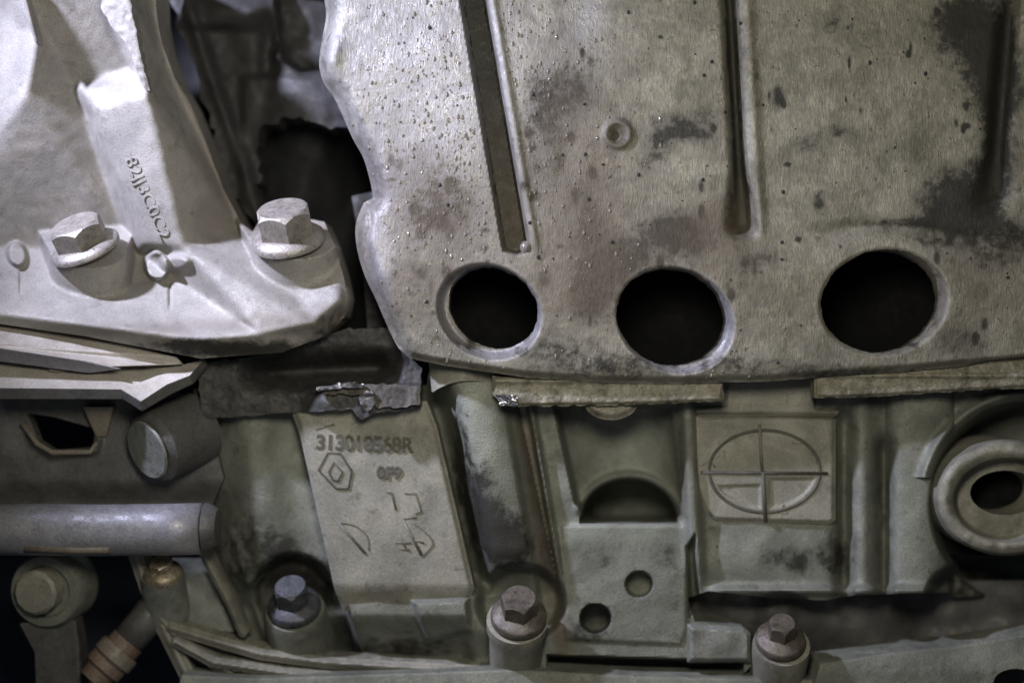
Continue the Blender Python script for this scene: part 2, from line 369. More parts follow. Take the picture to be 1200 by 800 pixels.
mark('cast_symbol', [(391,606),(428,648)], 2.2, 64.5, 'marking', hs); mark('cast_symbol', spline([(398,612),(415,615),(430,628),(432,644)], 5, False), 1.4, 64.5, 'mark2', hs)
mark('cast_symbol', [(471,607),(494,650)], 2.4, 64.5, 'marking', hs); mark('cast_symbol', [(471,607),(488,606)], 1.6, 64.5, 'mark2', hs); mark('cast_symbol', spline([(484,612),(497,622),(507,636),(496,650)], 5, False), 1.2, 64.5, 'mark2', hs)
for a in ([(463,635),(482,636)], [(467,625),(476,643)], [(468,642),(480,644)], [(485,632),(497,636)]): mark('cast_symbol', a, 1.3, 64.5, 'mark2', hs)
mark('cast_symbol', [(370,503),(392,497)], 1.5, 65, 'marking', hs)
# target plate with cross hair
TPL = [(812,485),(974,487),(979,492),(979,610),(972,614),(838,610),(826,598),(812,560)]
tp = relief('target_plate', (806,480,984,620), 1.4, lambda X, Y: poly(X, Y, TPL), lambda X, Y: 70+1.2*vnoise(X,Y,25,9)+5*ss(poly(X,Y,TPL), -5, 0)
    +3*inside(np.maximum(np.maximum(ell(X,Y,896,552,61,44), -(Y-566+ .03*X-27)), X-892), 3)+2.5*inside(np.maximum(np.maximum(ell(X,Y,896,552,61,44), -(Y-559)), -(X-899)), 3)
    +2.0*np.exp(-((Y-489)/2)**2)*ss(X,822,826), 'pad', hs, back=40)
mark('target_ring', [(896+65*math.cos(a), 552+48*math.sin(a)) for a in np.linspace(0, 2*math.pi, 64, endpoint=False)], 2.7, 69.5, 'marking', tp, True)
mark('cross_line', [(890,497),(893,552)], 2.6, 69, 'mark2', tp); mark('cross_line', [(894,553),(897,610)], 3.4, 69, 'marking', tp)
mark('cross_line', [(821,553.5),(970,554.5)], 2.7, 68.7, 'marking', tp)
mark('border_line', [(816,488),(820,486.5),(978,488)], 1.3, 72, 'mark2', tp)
for a in ([(823,545),(832,540),(838,547)], [(938,513),(939,520),(928,519)], [(916,593),(923,601),(914,602)], [(919,591),(912,601)]): mark('ring_tick', a, 1.2, 69.3, 'mark2', tp)
UP = [(852,444),(956,440),(956,478),(984,482),(980,487),(808,486),(804,478),(850,474)]
relief('upper_pad', (800,436,988,490), 1.6, lambda X, Y: poly(X, Y, UP), lambda X, Y: 72+0*X+4*ss(poly(X,Y,UP), -4, 0), 'pad', hs, back=40)
# column collar beneath the cover
relief('column_collar', (496,425,582,475), 1.6, lambda X, Y: np.maximum(np.abs(X-541)-38+(Y-430)*.1, ell(X, Y, 551, 492, 62, 46)*-1+0*X), lambda X, Y: 30+46*(1-np.sqrt(np.clip(1-((X-541)/44)**2, 0, 1))), 'pad', hs, back=30)
# lug
def lugd(X, Y):
    o_ = ell(X, Y, 1180, 583, 84, 68); i_ = ell(X, Y, 1181, 577, 55, 40)
    t = np.clip((o_+12)/12, -1, 1); d = 30+10*t*t+10*ss(o_, -3, 0)
    d = d+2*vnoise(X, Y, 9, 2); d += 26*inside(ell(X, Y, 1183, 586, 66, 50), 5)
    return d
relief('lug', (1090,508,1228,656), 1.4, lambda X, Y: np.maximum(ell(X, Y, 1180, 583, 84, 68), -ell(X, Y, 1178, 577, 41, 26)), lugd, 'pad', hs, back=90)
relief('recess_floor', (790,680,1228,800), 3, None, lambda X, Y: 150+26*vnoise(X,Y,60,3)+8*vnoise(X,Y,20,5), 'darkgrey', hs, back=10)
faceted('lug_bore', [(1100,520,125),(1228,520,125),(1228,650,125),(1100,650,125)], [(0,1,2,3)], 'black', hs, bevel=0)  # flat black sheet painting the shade in the lug opening
# lower flanges
LF = [(940,835),(958,772),(1040,760),(1120,752),(1206,738),(1228,736),(1228,835)]
relief('lower_flange', (930,730,1230,830), 1.8, lambda X, Y: np.maximum(poly(X, Y, LF), -ell(X, Y, 1190, 800, 26, 17)), lambda X, Y: 62+1.5*vnoise(X,Y,40,8)+.8*vnoise(X,Y,12,8)-10*ss(Y,745,790)+10*ss(poly(X,Y,LF),-6,0), 'housing', hs, back=40)
LG = [(806,731),(872,736),(880,742),(880,776),(806,776)]
relief('ledge_block', (800,726,886,780), 1.6, lambda X, Y: poly(X, Y, LG), lambda X, Y: 62+0*X+8*ss(poly(X,Y,LG),-5,0)+vnoise(X,Y,14,3)*2, 'greengrey', hs, back=50)
faceted('bottom_rail', [(600,784,60),(760,792,60),(965,796,60),(965,840,50),(200,840,50),(212,790,66),(300,794,62),(430,790,60)], [(0,1,2,3,4,5,6,7)], 'housing', hs, back=50, bevel=3)
# diagonal frame at lower left
def rib(pts, w, d, name='frame_rib', material='pad', back=36):
    xs = [p[0] for p in pts]; ys = [p[1] for p in pts]
    def sd(X, Y): return np.min([seg(X, Y, *pts[k], *pts[k+1])[0] for k in range(len(pts)-1)], 0)-w
    return relief(name, (min(xs)-w-3, min(ys)-w-3, max(xs)+w+3, max(ys)+w+3), 1.6, sd, lambda X, Y: d+1.5*vnoise(X, Y, 18, 4)+8*ss(sd(X, Y), -w, 0), material, hs, back)
rib([(158,648),(172,690),(188,724),(204,742)], 8, 86); rib([(234,640),(250,672),(268,706),(284,742)], 5, 84)
rib([(200,735),(250,750),(305,766),(380,776),(480,782),(640,790)], 7, 80)
rib([(190,732),(206,764),(222,796),(240,836)], 9, 88)
rib([(206,752),(250,776),(330,788),(430,796),(560,806)], 6, 74); rib([(250,776),(290,800),(330,830)], 8, 84)
fw = [(168,655),(238,655),(275,740),(210,734)]
relief('web_panel', (160,650,285,745), 2, lambda X, Y: poly(X, Y, fw), lambda X, Y: 116+0*X+5*vnoise(X,Y,20,1), 'greengrey', hs, back=10)
relief('web_panel', (185,730,420,800), 2, lambda X, Y: poly(X, Y, [(196,736),(300,764),(400,784),(300,790),(212,764)]), lambda X, Y: 112+0*X, 'darkgrey', hs, back=10)
# bosses that carry the lower bolts
lathe('boss', [(34,-110),(33,-30),(37,-14),(37,0),(28,0)], (606,726,52), (.02,-.62,.78), 'pad', hs)
lathe('boss', [(34,-110),(34,-40),(35,-6),(34,0),(24,0)], (916,754,54), (-.02,-.6,.8), 'pad', hs)
lathe('boss', [(44,-110),(40,-30),(38,-6),(36,0),(24,0)], (346,714,96), (-.04,-.6,.8), 'housing', hs)
lathe('boss', [(28,-60),(27,-10),(26,0),(16,0)], (190,672,92), (-.02,-.42,.9), 'greengrey', hs)

# ================================================================== COVER WITH THREE HOLES
cv = root('holed_cover', (800, 450, 20), 'large oil stained metal cover with three round holes along its lower edge', 'metal cover')
COUT = np.concatenate([spline([(381,-70),(378,-20),(382,18),(377,48),(374,75),(379,97),(391,114),(401,135),(413,162),(426,186),(434,214),(437,232)], 6, False),
   spline([(426,238),(417,262),(418,290),(427,322),(441,352),(453,380),(466,406),(480,420)], 5, False),
   np.array([(520,428),(560,434),(620,443),(700,448),(800,450),(848,448),(900,447),(955,443),(1040,437),(1120,430),(1240,419),(1240,-70)])])
HOLES = [(578,360,54,46,28),(788,371,66,57,12),(1036,353,74,60,-10)]
CH = [(573,365,62,53,28),(791,375,70,60,25),(1036,354,76,62,-10)]
def cdepth(X, Y):
    e = poly(X, Y, COUT)
    d = 2.0*vnoise(X, Y, 70, 1)+.9*vnoise(X, Y, 19, 2)+.45*vnoise(X, Y, 6, 5)
    d = d+16*ss(X, 700, 1250)*.6-6*np.exp(-((Y-340)/70)**2)
    d += 26*(ss(e, -26, 2))**1.6*ss(X, 520, 440)+9*ss(e, -9, 0)
    # stepped ear at the left
    ear = poly(X, Y, [(436,225),(452,262),(470,300),(478,350),(486,410),(470,415),(400,380),(400,240)])
    lip = spline([(432,240),(434,262),(430,285),(437,320),(452,360),(470,405)], 6, False)
    dl = np.min([seg(X, Y, *lip[i], *lip[i+1])[0] for i in range(len(lip)-1)], 0)
    d += 5*np.exp(-(dl/3.2)**2)
    d -= 9*np.exp(-((X-385)/11)**2-((Y-65)/26)**2)
    # three pressed grooves
    cxg = 553+(Y+10)*.172; w = 17.5; g = inside(np.maximum(np.abs(X-cxg)-w, Y-(300-.3*np.abs(X-cxg))), 6.5); d += 34*g
    d -= 3.5*np.exp(-((X-cxg-23)/5)**2)*ss(Y, 305, 280)
    cxg = 854+(Y+10)*.058; w = 7.5+6*ss(Y, 190, 255); d += 24*np.exp(-np.abs((X-cxg)/w)**2.6)*ss(Y, 284, 262)
    d -= 4*np.exp(-((X-cxg-21)/7)**2)*ss(Y, 285, 262)
    cxg = 1184-(Y+10)*.085; w = 11+9*ss(Y, 170, 250); d += 19*np.exp(-np.abs((X-cxg)/w)**2.4)*ss(Y, 262, 215)
    d += 5*np.exp(-((Y-(258+.02*X+14*np.exp(-((X-1036)/60)**2)*-1))/10)**2)*ss(X, 900, 1000)
    # rivet, dents
    r = ell(X, Y, 724, 157, 19, 19); d -= 4*np.exp(-((r+5)/4)**2); d += 2.5*inside(ell(X, Y, 722, 160, 6, 6), 3)
    # countersunk holes
    for i, (cx, cy, rx, ry, an) in enumerate(CH):
        s = ell(X, Y, cx, cy, rx, ry, an); d += (24, 17, 9)[i]*ss(-s, -3, 9)
    d += 7*ss(Y, 425, 455)*ss(X, 560, 640)
    # clean crack at the right edge
    d += 16*inside(poly(X, Y, [(1118,430),(1160,421),(1240,414),(1240,421),(1170,428)]), 3)
    return d
def csdf(X, Y):
    s = poly(X, Y, COUT)
    for (cx, cy, rx, ry, an) in HOLES:
        s = np.maximum(s, -(ell(X, Y, cx, cy, rx, ry, an)+1.8*vnoise(X, Y, 11, 11)+1.3*vnoise(X, Y, 4, 12)))
    return s
STAIN = [(640,150,34,90,.5),(690,90,26,50,.35),(520,240,50,60,.4),(480,180,40,30,.2),(720,300,50,40,.4),(830,90,16,60,.25),(870,330,30,30,.3),(790,270,36,28,.8),(800,150,40,22,.6),(760,190,26,30,.35),(1130,235,50,40,1.0),(1150,60,38,60,.7),(1170,130,22,80,.75),(1120,20,30,30,.6),(865,250,22,40,.6),(912,115,8,14,.9),(985,155,34,12,.45),(1165,310,40,16,.45),
         (690,240,24,40,.45),(1190,280,50,20,.6),(940,170,26,14,.45),(980,30,26,22,.4),(960,236,9,14,.7),(1010,60,20,14,.3),(560,330,70,16,.35),(640,410,60,18,.5),(720,430,80,16,.5),(860,425,80,14,.45),(1000,440,80,12,.6),(700,330,30,50,.3),(1130,400,50,20,.35),(910,300,40,14,.35),(1060,262,120,6,.45),(515,250,40,30,.25),(545,405,30,14,.4),(724,157,17,17,.5)]
for _ in range(70): STAIN.append((random.uniform(620,1200), random.uniform(0,430), random.uniform(1.5,5), random.uniform(2,9), random.uniform(.3,1.0)))
for _ in range(40): STAIN.append((random.uniform(430,640), random.uniform(180,400), random.uniform(2,8), random.uniform(2,10), random.uniform(.3,.8)))
for _ in range(14): STAIN.append((random.uniform(620,1200), random.uniform(0,430), random.uniform(15,40), random.uniform(15,45), random.uniform(.15,.35)))
def cattr(X, Y):
    s = np.zeros_like(X)
    for (x, y, rx, ry, a) in STAIN: s = s+a*np.exp(-((X-x)/rx)**2-((Y-y)/ry)**2)
    br = .75*np.exp(-((X-490)/90)**2-((Y-250)/90)**2)+.6*np.exp(-((X-680)/70)**2-((Y-210)/140)**2)+.45*np.exp(-((X-840)/60)**2-((Y-260)/50)**2)+.3*np.exp(-((Y-340)/60)**2)
    li = np.exp(-((X-500)/130)**2-((Y-80)/170)**2)*.75+.7*np.exp(-((X-690)/22)**2-((Y-10)/60)**2)  # pale lilac sheen of the torch painted into the upper left
    s = s+1.0*inside(np.maximum(np.abs(X-(553+(Y+10)*.172))-16, Y-296), 8)+.8*inside(np.maximum(np.abs(X-(854+(Y+10)*.058))-9, Y-270), 6)+.5*inside(np.maximum(np.abs(X-(1184-(Y+10)*.085))-13, Y-225), 12)  # shade along the groove floors painted in as a dark tone
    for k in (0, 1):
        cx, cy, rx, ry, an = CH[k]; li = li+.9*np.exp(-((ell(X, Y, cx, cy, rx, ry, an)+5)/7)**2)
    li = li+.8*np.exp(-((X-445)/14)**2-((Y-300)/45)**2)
    return np.stack([np.clip(s, 0, 1), np.clip(br, 0, 1), np.clip(li, 0, 1)], -1)
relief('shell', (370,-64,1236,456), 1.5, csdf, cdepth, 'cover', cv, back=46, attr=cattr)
for (cx, cy, rx, ry, an) in HOLES:      # cup coloured black for the shade inside every hole
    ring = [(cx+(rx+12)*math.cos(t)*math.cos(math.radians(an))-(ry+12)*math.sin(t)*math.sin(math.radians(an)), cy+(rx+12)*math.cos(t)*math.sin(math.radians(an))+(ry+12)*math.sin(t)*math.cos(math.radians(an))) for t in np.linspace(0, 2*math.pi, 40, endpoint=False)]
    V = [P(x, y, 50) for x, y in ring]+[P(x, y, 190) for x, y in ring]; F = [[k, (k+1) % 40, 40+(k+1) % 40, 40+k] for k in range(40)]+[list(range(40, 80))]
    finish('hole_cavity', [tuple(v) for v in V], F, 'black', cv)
# strips of flange that show below the cover
def strip(name, pts, d0, tilt, box):
    x_ = box[0] < 700
    return relief(name, box, 1.3, lambda X, Y: poly(X, Y, pts)+2.2*vnoise(X, Y, 7, 21), lambda X, Y: d0+tilt*(Y-445)/30+1.6*vnoise(X,Y,10,6)+1.0*vnoise(X,Y,4,7)-3*np.exp(-((Y-(446 if x_ else 440))/3)**2)+4*ss(poly(X,Y,pts),-4,0), 'strip', cv, back=26)
strip('flange_strip', [(577,440),(848,448),(847,470),(800,472),(748,474),(590,476),(578,462)], 18, 0, (572,434,852,480))
strip('flange_strip', [(955,440),(1060,432),(1236,416),(1236,452),(1100,460),(1000,466),(955,466)], 20, 0, (950,412,1236,470))
relief('tab', (686,470,746,494), 1.3, lambda X, Y: np.maximum(ell(X,Y,716,472,31,20), 468-Y), lambda X, Y: 30+5*ss(ell(X,Y,716,472,31,20),-8,0), 'strip', cv, back=16)
relief('oil_patch', (578,460,625,480), 1.2, lambda X, Y: poly(X, Y, [(581,462),(606,463),(608,475),(586,476)]), lambda X, Y: 14+2*vnoise(X,Y,5,6), 'oil', cv, back=8)
# oil drops and grit stuck on the cover: nobody could count them
def blob_mesh(items, name, material, parent, label=None):
    V = []; F = []; n = 7
    for (x, y, d, r, st) in items:
        base = len(V); c = P(x, y, d)
        V.append(tuple(c+Vector((0, -r*.62*S, 0))))
        for (rr, hh) in ((.62, .45), (1.0, -.15)):
            for k in range(n):
                a = 2*math.pi*k/n; V.append(tuple(c+Vector((rr*r*math.cos(a)*S, -hh*r*S, rr*r*st*math.sin(a)*S))))
        for k in range(n):
            k2 = (k+1) % n; F.append([base, base+1+k, base+1+k2]); F.append([base+1+k, base+1+n+k, base+1+n+k2, base+1+k2])
    o = finish(name, V, F, material, parent); o['kind'] = 'stuff'; return o
items = []
def cd(x, y): return float(cdepth(np.array([[float(x)]]), np.array([[float(y)]]))[0, 0])
pts = []
for i in range(1500):
    if i < 1350: x, y = random.gauss(560, 85), random.gauss(170, 105)
    elif i < 350: x, y = random.uniform(700, 900), random.uniform(40, 440)
    else: x, y = random.uniform(440, 900), random.uniform(400, 446)
    pts.append((x, y))
PX = np.array([p[0] for p in pts]); PY = np.array([p[1] for p in pts]); sdv = csdf(PX[None], PY[None])[0]; dv = cdepth(PX[None], PY[None])[0]
for (x, y), s, d in zip(pts, sdv, dv):
    if s < -6 and abs(x-(553+(y+10)*.172)) > 24: items.append((x, y, d, random.choice((.7, .8, .9, 1.0, 1.2, 1.9)), random.uniform(1, 2.2)))
blob_mesh(items, 'oil_drops', 'drop', cv)
G = []
for i in range(170):
    x, y = random.uniform(395, 1195), random.uniform(0, 435); G.append((x, y))
PX = np.array([p[0] for p in G]); PY = np.array([p[1] for p in G]); sdv = csdf(PX[None], PY[None])[0]; dv = cdepth(PX[None], PY[None])[0]
blob_mesh([(x, y, d, random.choice((.8, 1.1, 1.5, 2.6)), random.uniform(.7, 1.4)) for (x, y), s, d in zip(G, sdv, dv) if s < -6], 'grit_specks', 'dark', cv)
lathe('oil_bead', [(8,0),(7.5,3),(5,6.5),(0.001,8)], (617,290,2), (0,-1,0), 'drop', cv, 20)

# ================================================================== LIGHT BRACKET (upper left)
bk = root('engine_bracket', (180, 400, 30), 'pale dusty cast bracket with fins and raised lettering at upper left', 'bracket')
V = [(-40,-20,90),(24,-20,-8),(44,42,6),(64,90,40),(86,100,58),      #0-4
     (30,112,18),(-40,205,60),                                     #5,6
     (122,-20,4),(164,80,60),                                     #7,8
     (102,130,72),(172,110,0),                                    #9,10
     (157,292,116),(214,290,36),                                    #11,12
     (28,292,100),(-40,292,100),                                     #13,14
     (150,-20,-4),(180,-20,70),(188,40,84),(207,97,90),            #15-18
     (238,160,104),(262,220,110),(286,268,108),                       #19-21
     (-40,362,8),(100,380,-4),(232,397,-6),(305,391,-4),(368,378,0),(402,350,12),(400,322,40),(378,264,92), #22-29
     (-8,215,60),(108,128,26),(164,292,62)]   #31,32 crest of the left wall
F = [(0,1,2,5,6),(2,3,5),(1,7,8,4,3,2),(3,4,9,5),(4,8,10,31,9),(31,10,12,32),(9,31,32,11),(5,9,11,13,30),(6,5,30),(6,30,13,14),
     (7,15,10,8),(15,16,17,18,10),(10,18,19,20,21,12),
     (14,13,23,22),(13,11,24,23),(11,32,12,25,24),(12,21,26,25),(21,29,28,27,26)]
V += [(-40,376,24),(100,396,14),(232,423,18),(330,417,22),(392,398,34),(410,366,50),(406,330,66)]   #33-39
F += [(22,23,34,33),(23,24,35,34),(24,25,36,35),(25,26,37,36),(26,27,38,37),(27,28,39,38)]
def rasterise(V, F, X, Y):
    Z = np.full(X.shape, np.nan)
    for f in F:
        for k in range(1, len(f)-1):
            a, b_, c = (V[f[0]], V[f[k]], V[f[k+1]])
            det = (b_[1]-c[1])*(a[0]-c[0])+(c[0]-b_[0])*(a[1]-c[1])
            if abs(det) < 1e-6: continue
            l0 = ((b_[1]-c[1])*(X-c[0])+(c[0]-b_[0])*(Y-c[1]))/det; l1 = ((c[1]-a[1])*(X-c[0])+(a[0]-c[0])*(Y-c[1]))/det; l2 = 1-l0-l1
            m = (l0 > -.01) & (l1 > -.01) & (l2 > -.01); z = l0*a[2]+l1*b_[2]+l2*c[2]
            Z = np.where(m & (np.isnan(Z) | (z < Z)), z, Z)
    return Z
def blur(A, sg):
    k = np.arange(-int(3*sg), int(3*sg)+1); g = np.exp(-k*k/2/sg/sg); g /= g.sum()
    A = np.apply_along_axis(lambda v: np.convolve(np.pad(v, len(k)//2, 'edge'), g, 'valid'), 0, A)
    return np.apply_along_axis(lambda v: np.convolve(np.pad(v, len(k)//2, 'edge'), g, 'valid'), 1, A)
gx_, gy_ = np.meshgrid(np.arange(-40, 430, 1.5), np.arange(-60, 440, 1.5))
Z = rasterise(V, F, gx_, gy_); mk = ~np.isnan(Z); Zs = np.where(mk, Z, 0)
def nblur(sg): return blur(Zs, sg)/np.maximum(blur(mk.astype(float), sg), 1e-4)
Zf = np.where(mk, Z, nblur(8)); soft = blur(Zf, 3.0); crisp = blur(Zf, 1.8)
wgt = ss(gy_, 360, 385); Zc = soft*(1-wgt)+crisp*wgt
def sample(G, X, Y):
    u = np.clip((X+40)/1.5, 0, G.shape[1]-1.01); v = np.clip((Y+60)/1.5, 0, G.shape[0]-1.01); i = u.astype(int); j = v.astype(int); fu = u-i; fv = v-j
    return (G[j,i]*(1-fu)+G[j,i+1]*fu)*(1-fv)+(G[j+1,i]*(1-fu)+G[j+1,i+1]*fu)*fv
def smin(a, b_, k):
    h = np.clip(.5+.5*(b_-a)/k, 0, 1); return b_*(1-h)+a*h-k*h*(1-h)
def bdep(X, Y):
    d = sample(Zc, X, Y)
    for (bx, by, bd_, R, fl) in ((343,282,54,50,.04),(103,292,58,44,.14)):
        rr = R+fl*np.clip(Y-by, 0, 99); u = (X-bx-(Y-by)*.10)/rr
        front = bd_-38+.55*(Y-by-22)+rr*(1-np.sqrt(np.clip(1-u*u, 0, 1)))+np.clip(np.abs(u)-1, 0, 9)*200
        d = smin(d, np.maximum(front, bd_-1.72*(Y-by)), 9)
    for (sx_, sy, rx, ry, h) in ((184,311,17,20,24),(20,298,14,17,18)):
        e = ell(X, Y, sx_, sy, rx, ry, -15); d -= h*inside(e, 6)-.25*(X-sx_)*inside(e, 6)
    d -= 16*inside(ell(X, Y, 206, 308, 22, 15), 12); d += 5*np.exp(-((X-(192+.02*Y))/1.6)**2)*ss(Y, 328, 334)*ss(Y, 366, 352)
    d += 4*np.exp(-((X-(24))/1.6)**2)*ss(Y, 314, 320)*ss(Y, 350, 338)
    d -= 5*inside(ell(X, Y, 268, 355, 40, 16), 8)*0
    return d+1.6*vnoise(X, Y, 34, 2)+.8*vnoise(X, Y, 11, 6)
def battr(X, Y):
    s = np.zeros_like(X)
    for (x, y, rx, ry, a) in [(310,412,90,14,.9),(390,385,26,26,.6),(210,404,50,9,.6),(262,330,14,10,.2),(215,318,16,12,.25),(140,322,22,16,.2),(300,262,20,30,.35),(240,280,30,10,.25),(60,282,30,8,.25)]: s = s+a*np.exp(-((X-x)/rx)**2-((Y-y)/ry)**2)
    br = .35*np.exp(-((Y-384+.05*(X-200))/12)**2)+.4*ss(X, 200, 260)*ss(Y, 90, 140)*ss(Y, 290, 270)
    return np.stack([np.clip(s, 0, 1), np.clip(br, 0, 1), 0*X], -1)
BOUT = [(-40,-58),(180,-58),(184,20),(190,52),(205,92),(222,120),(240,163),(262,222),(283,262),(296,272),(304,258),(340,252),(380,260),(392,288),(402,322),(408,350),(403,372),(380,394),(330,413),(235,420),(100,394),(-38,374)]
relief('casting', (-38,-58,414,426), 1.5, lambda X, Y: poly(X, Y, BOUT), bdep, 'bracket', bk, back=70, attr=battr)
# fins: thin cast walls
def fin(name, a, b_, w, h, parent, m_='bracket'):
    """a,b = (x,y,d) ends along the crest"""
    V = [(a[0]-w,a[1],a[2]),(a[0]+w,a[1],a[2]),(b_[0]+w*.5,b_[1],b_[2]),(b_[0]-w*.5,b_[1],b_[2])]
    return faceted(name, V, [(0,1,2,3)], m_, parent, back=h, bevel=2)
fin('fin', (20,-30,-24), (42,50,-2), 4, 60, bk); 
relief('fin', (112,-30,180,112), 1.5, lambda X, Y: poly(X, Y, [(118,-30),(148,-30),(156,20),(166,70),(175,106),(169,106),(158,76),(146,48),(130,30),(119,10)])+2*vnoise(X,Y,7,2), lambda X, Y: -22+.22*Y+.3*np.abs(X-(150+.2*Y))+1.5*vnoise(X,Y,6,3), 'bracket', bk, back=50)
text('raised_lettering', '82JJ3C0C2', (172,232), 20, 66, [(108,128,23),(172,110,-3),(188,291,46)], 'bracket', bk, spacing=.98, sx=1.2, thick=.8, bold=-.2)
AX = (-.10, -.50, .86)
# ================================================================== BOLTS
def make_bolt(r, head, washer, material):
    rt = bpy.data.objects.new('flange_bolt', None); rt.empty_display_size = .004; col.objects.link(rt)
    V = []; F = []; n = 6
    rows = [(1.0, 0), (1.0, head*.88), (.9, head)]
    bm = bmesh.new()
    # hexagonal head: prism cut by a cone so that its corners are chamfered
    N_ = 48; rings = []
    for (z, cap) in ((0, 0), (head, 1), (head, 2)):
        ring = []
        for k in range(N_):
            a = 2*math.pi*k/N_; ap = math.cos(math.pi/6)/math.cos(((a+math.pi/6) % (math.pi/3))-math.pi/6)
            zz = z-(ap-.866)/.134*head*.15-head*.03 if cap == 1 else z; rr = .83 if cap == 2 else ap
            ring.append(bm.verts.new((rr*r*math.cos(a)*S, rr*r*math.sin(a)*S, zz*S)))
        rings.append(ring)
    for i in range(2):
        for k in range(N_): bm.faces.new([rings[i][k], rings[i][(k+1) % N_], rings[i+1][(k+1) % N_], rings[i+1][k]])
    bm.faces.new(rings[-1]); me = bpy.data.meshes.new('head'); bm.to_mesh(me); bm.free(); me.shade_smooth(); me.set_sharp_from_angle(angle=math.radians(22))
    h = link('head', me, material, rt)
    w = lathe('washer', [(washer,-9),(washer,-3),(washer*.93,0),(r*1.02,4),(r*.9,5)], None, None, material, rt, local=True)
    w.data.set_sharp_from_angle(angle=math.radians(50))
    return rt
def put(rt, pos, axis, spin): 
    m4 = axisM(pos, axis, spin); rt.location = m4.to_translation(); rt.rotation_euler = m4.to_euler()
def dup(rt):
    c = rt.copy(); col.objects.link(c)
    for ch in rt.children:
        k = ch.copy(); col.objects.link(k); k.parent = c
    return c
b1 = make_bolt(35, 36, 44, 'bolt'); put(b1, (337,276,38), AX, 22)
tag(b1, 'clean grey hex bolt on the tall right boss of the pale bracket', 'bolt', 'bolts of the pale bracket')
b2 = dup(b1); put(b2, (98,286,40), (-.26,-.50,.82), 38); b2.scale = (.96, .96, .8)
tag(b2, 'squat hex flange bolt beside the lettered column of the pale bracket', 'bolt', 'bolts of the pale bracket')
def lower_bolt(name_mat, pos, axis, spin, label, r=24, h=40, w=37, mat_=None):
    b_ = make_bolt(r, h, w, name_mat); put(b_, pos, axis, spin); tag(b_, label, 'bolt', 'bolts along the foot of the gearbox housing'); return b_
lower_bolt('grimybolt', (608,718,44), (.02,-.62,.78), 12, 'brownish hex bolt at the foot of the leaning round column', 23, 28, 34)
lower_bolt('grimybolt', (915,746,46), (-.02,-.6,.8), 5, 'dirty brown washered bolt standing in the dark gap below the target mark', 17, 26, 30)
lower_bolt('grimydark', (344,706,88), (-.05,-.6,.8), 15, 'dark bluish bolt in the shaded hollow left of the lettered pad', 22, 30, 33)
lower_bolt('brass', (190,668,86), (-.02,-.5,.86), 8, 'small shiny bolt head just under the grey pipe', 15, 14, 24)

# ================================================================== BENT PLATE under the bracket flange
bp_ = root('bent_plate', (100, 470, 40), 'beige folded sheet metal plate lying under the pale bracket flange', 'metal plate')
V = [(-40,402,60),(60,404,58),(150,414,56),(176,424,52),(166,427,46),(216,427,40),(240,420,38),(222,440,20),(196,450,12),(165,470,-2),(142,456,4),(-40,454,10)]
faceted('sheet', V, [tuple(range(12))], 'plate', bp_, back=0, bevel=0)
V = [(-40,454,10),(142,456,4),(165,470,-2),(196,450,12),(222,440,20),(240,420,38),(-40,468,14),(144,468,10),(166,482,4),(200,462,18),(226,450,26),(243,428,44)]
faceted('folded_edge', V, [(i, i+1, i+7, i+6) for i in range(5)], 'darkgrey', bp_, back=6, bevel=1.5)
faceted('upper_fold', [(-40,376,34),(60,388,32),(150,404,28),(206,418,26),(214,427,30),(128,430,4),(92,422,-2),(-40,402,-4)], [(0,1,2,3,4,5,6,7)], 'plate', bp_, back=6, bevel=2)
faceted('upper_fold', [(-40,402,-3),(92,422,-1),(142,432,5),(104,437,12),(-40,418,20)], [(0,1,2,3,4)], 'bar', bp_, back=5, bevel=1.5)
relief('dent', (52,424,86,440), 1.3, lambda X, Y: poly(X, Y, [(56,430),(66,426),(82,432),(68,437),(58,435)]), lambda X, Y: 22+0*X, 'tan', bp_, back=6)

# ================================================================== OILY BLOCK between bracket and housing
ob = root('oily_block', (400, 480, 60), 'dark oil soaked block with glittering wet edge between bracket and cover', 'engine block part')
OB = [(232,425),(300,418),(410,385),(455,384),(475,415),(494,432),(492,458),(494,476),(440,484),(424,492),(412,480),(300,486),(236,492)]
def obd(X, Y):
    d = 62+0*X; d += 60*np.exp(-((Y-(434-.05*(X-380)))/15)**2)*ss(X, 270, 320)*ss(X, 475, 440)
    d -= 22*ss(Y, 447, 456)*ss(X, 350, 380); d += 5*vnoise(X, Y, 30, 1)+3*vnoise(X, Y, 11, 2)+1.2*vnoise(X,Y,4,3)
    d += 4*np.sin((X-235)/14)*ss(X, 300, 270); return d
relief('casting', (228,380,500,498), 1.5, lambda X, Y: poly(X, Y, OB)+3*vnoise(X,Y,8,4), obd, 'blockdark', ob, back=40)
def obs(X, Y): return poly(X, Y, [(380,456),(410,449),(430,449),(492,452),(492,474),(444,479),(438,470),(420,462),(380,461)])+4*vnoise(X,Y,7,5)
relief('dusty_edge', (340,440,496,486), 1.3, obs, lambda X, Y: 32+2.5*vnoise(X,Y,11,2)+1.5*vnoise(X,Y,4,3)+.35*(470-Y), 'blockdust', ob, back=10)
relief('wet_oil', (355,440,445,492), 1.1, lambda X, Y: np.minimum(poly(X, Y, [(372,452),(418,446),(426,451),(422,455),(372,457)]), ell(X,Y,431,469,9,12))+5*vnoise(X,Y,6,9), lambda X, Y: 27+2.5*vnoise(X,Y,6,12)+2.2*vnoise(X,Y,2.4,3), 'oil', ob, back=8)

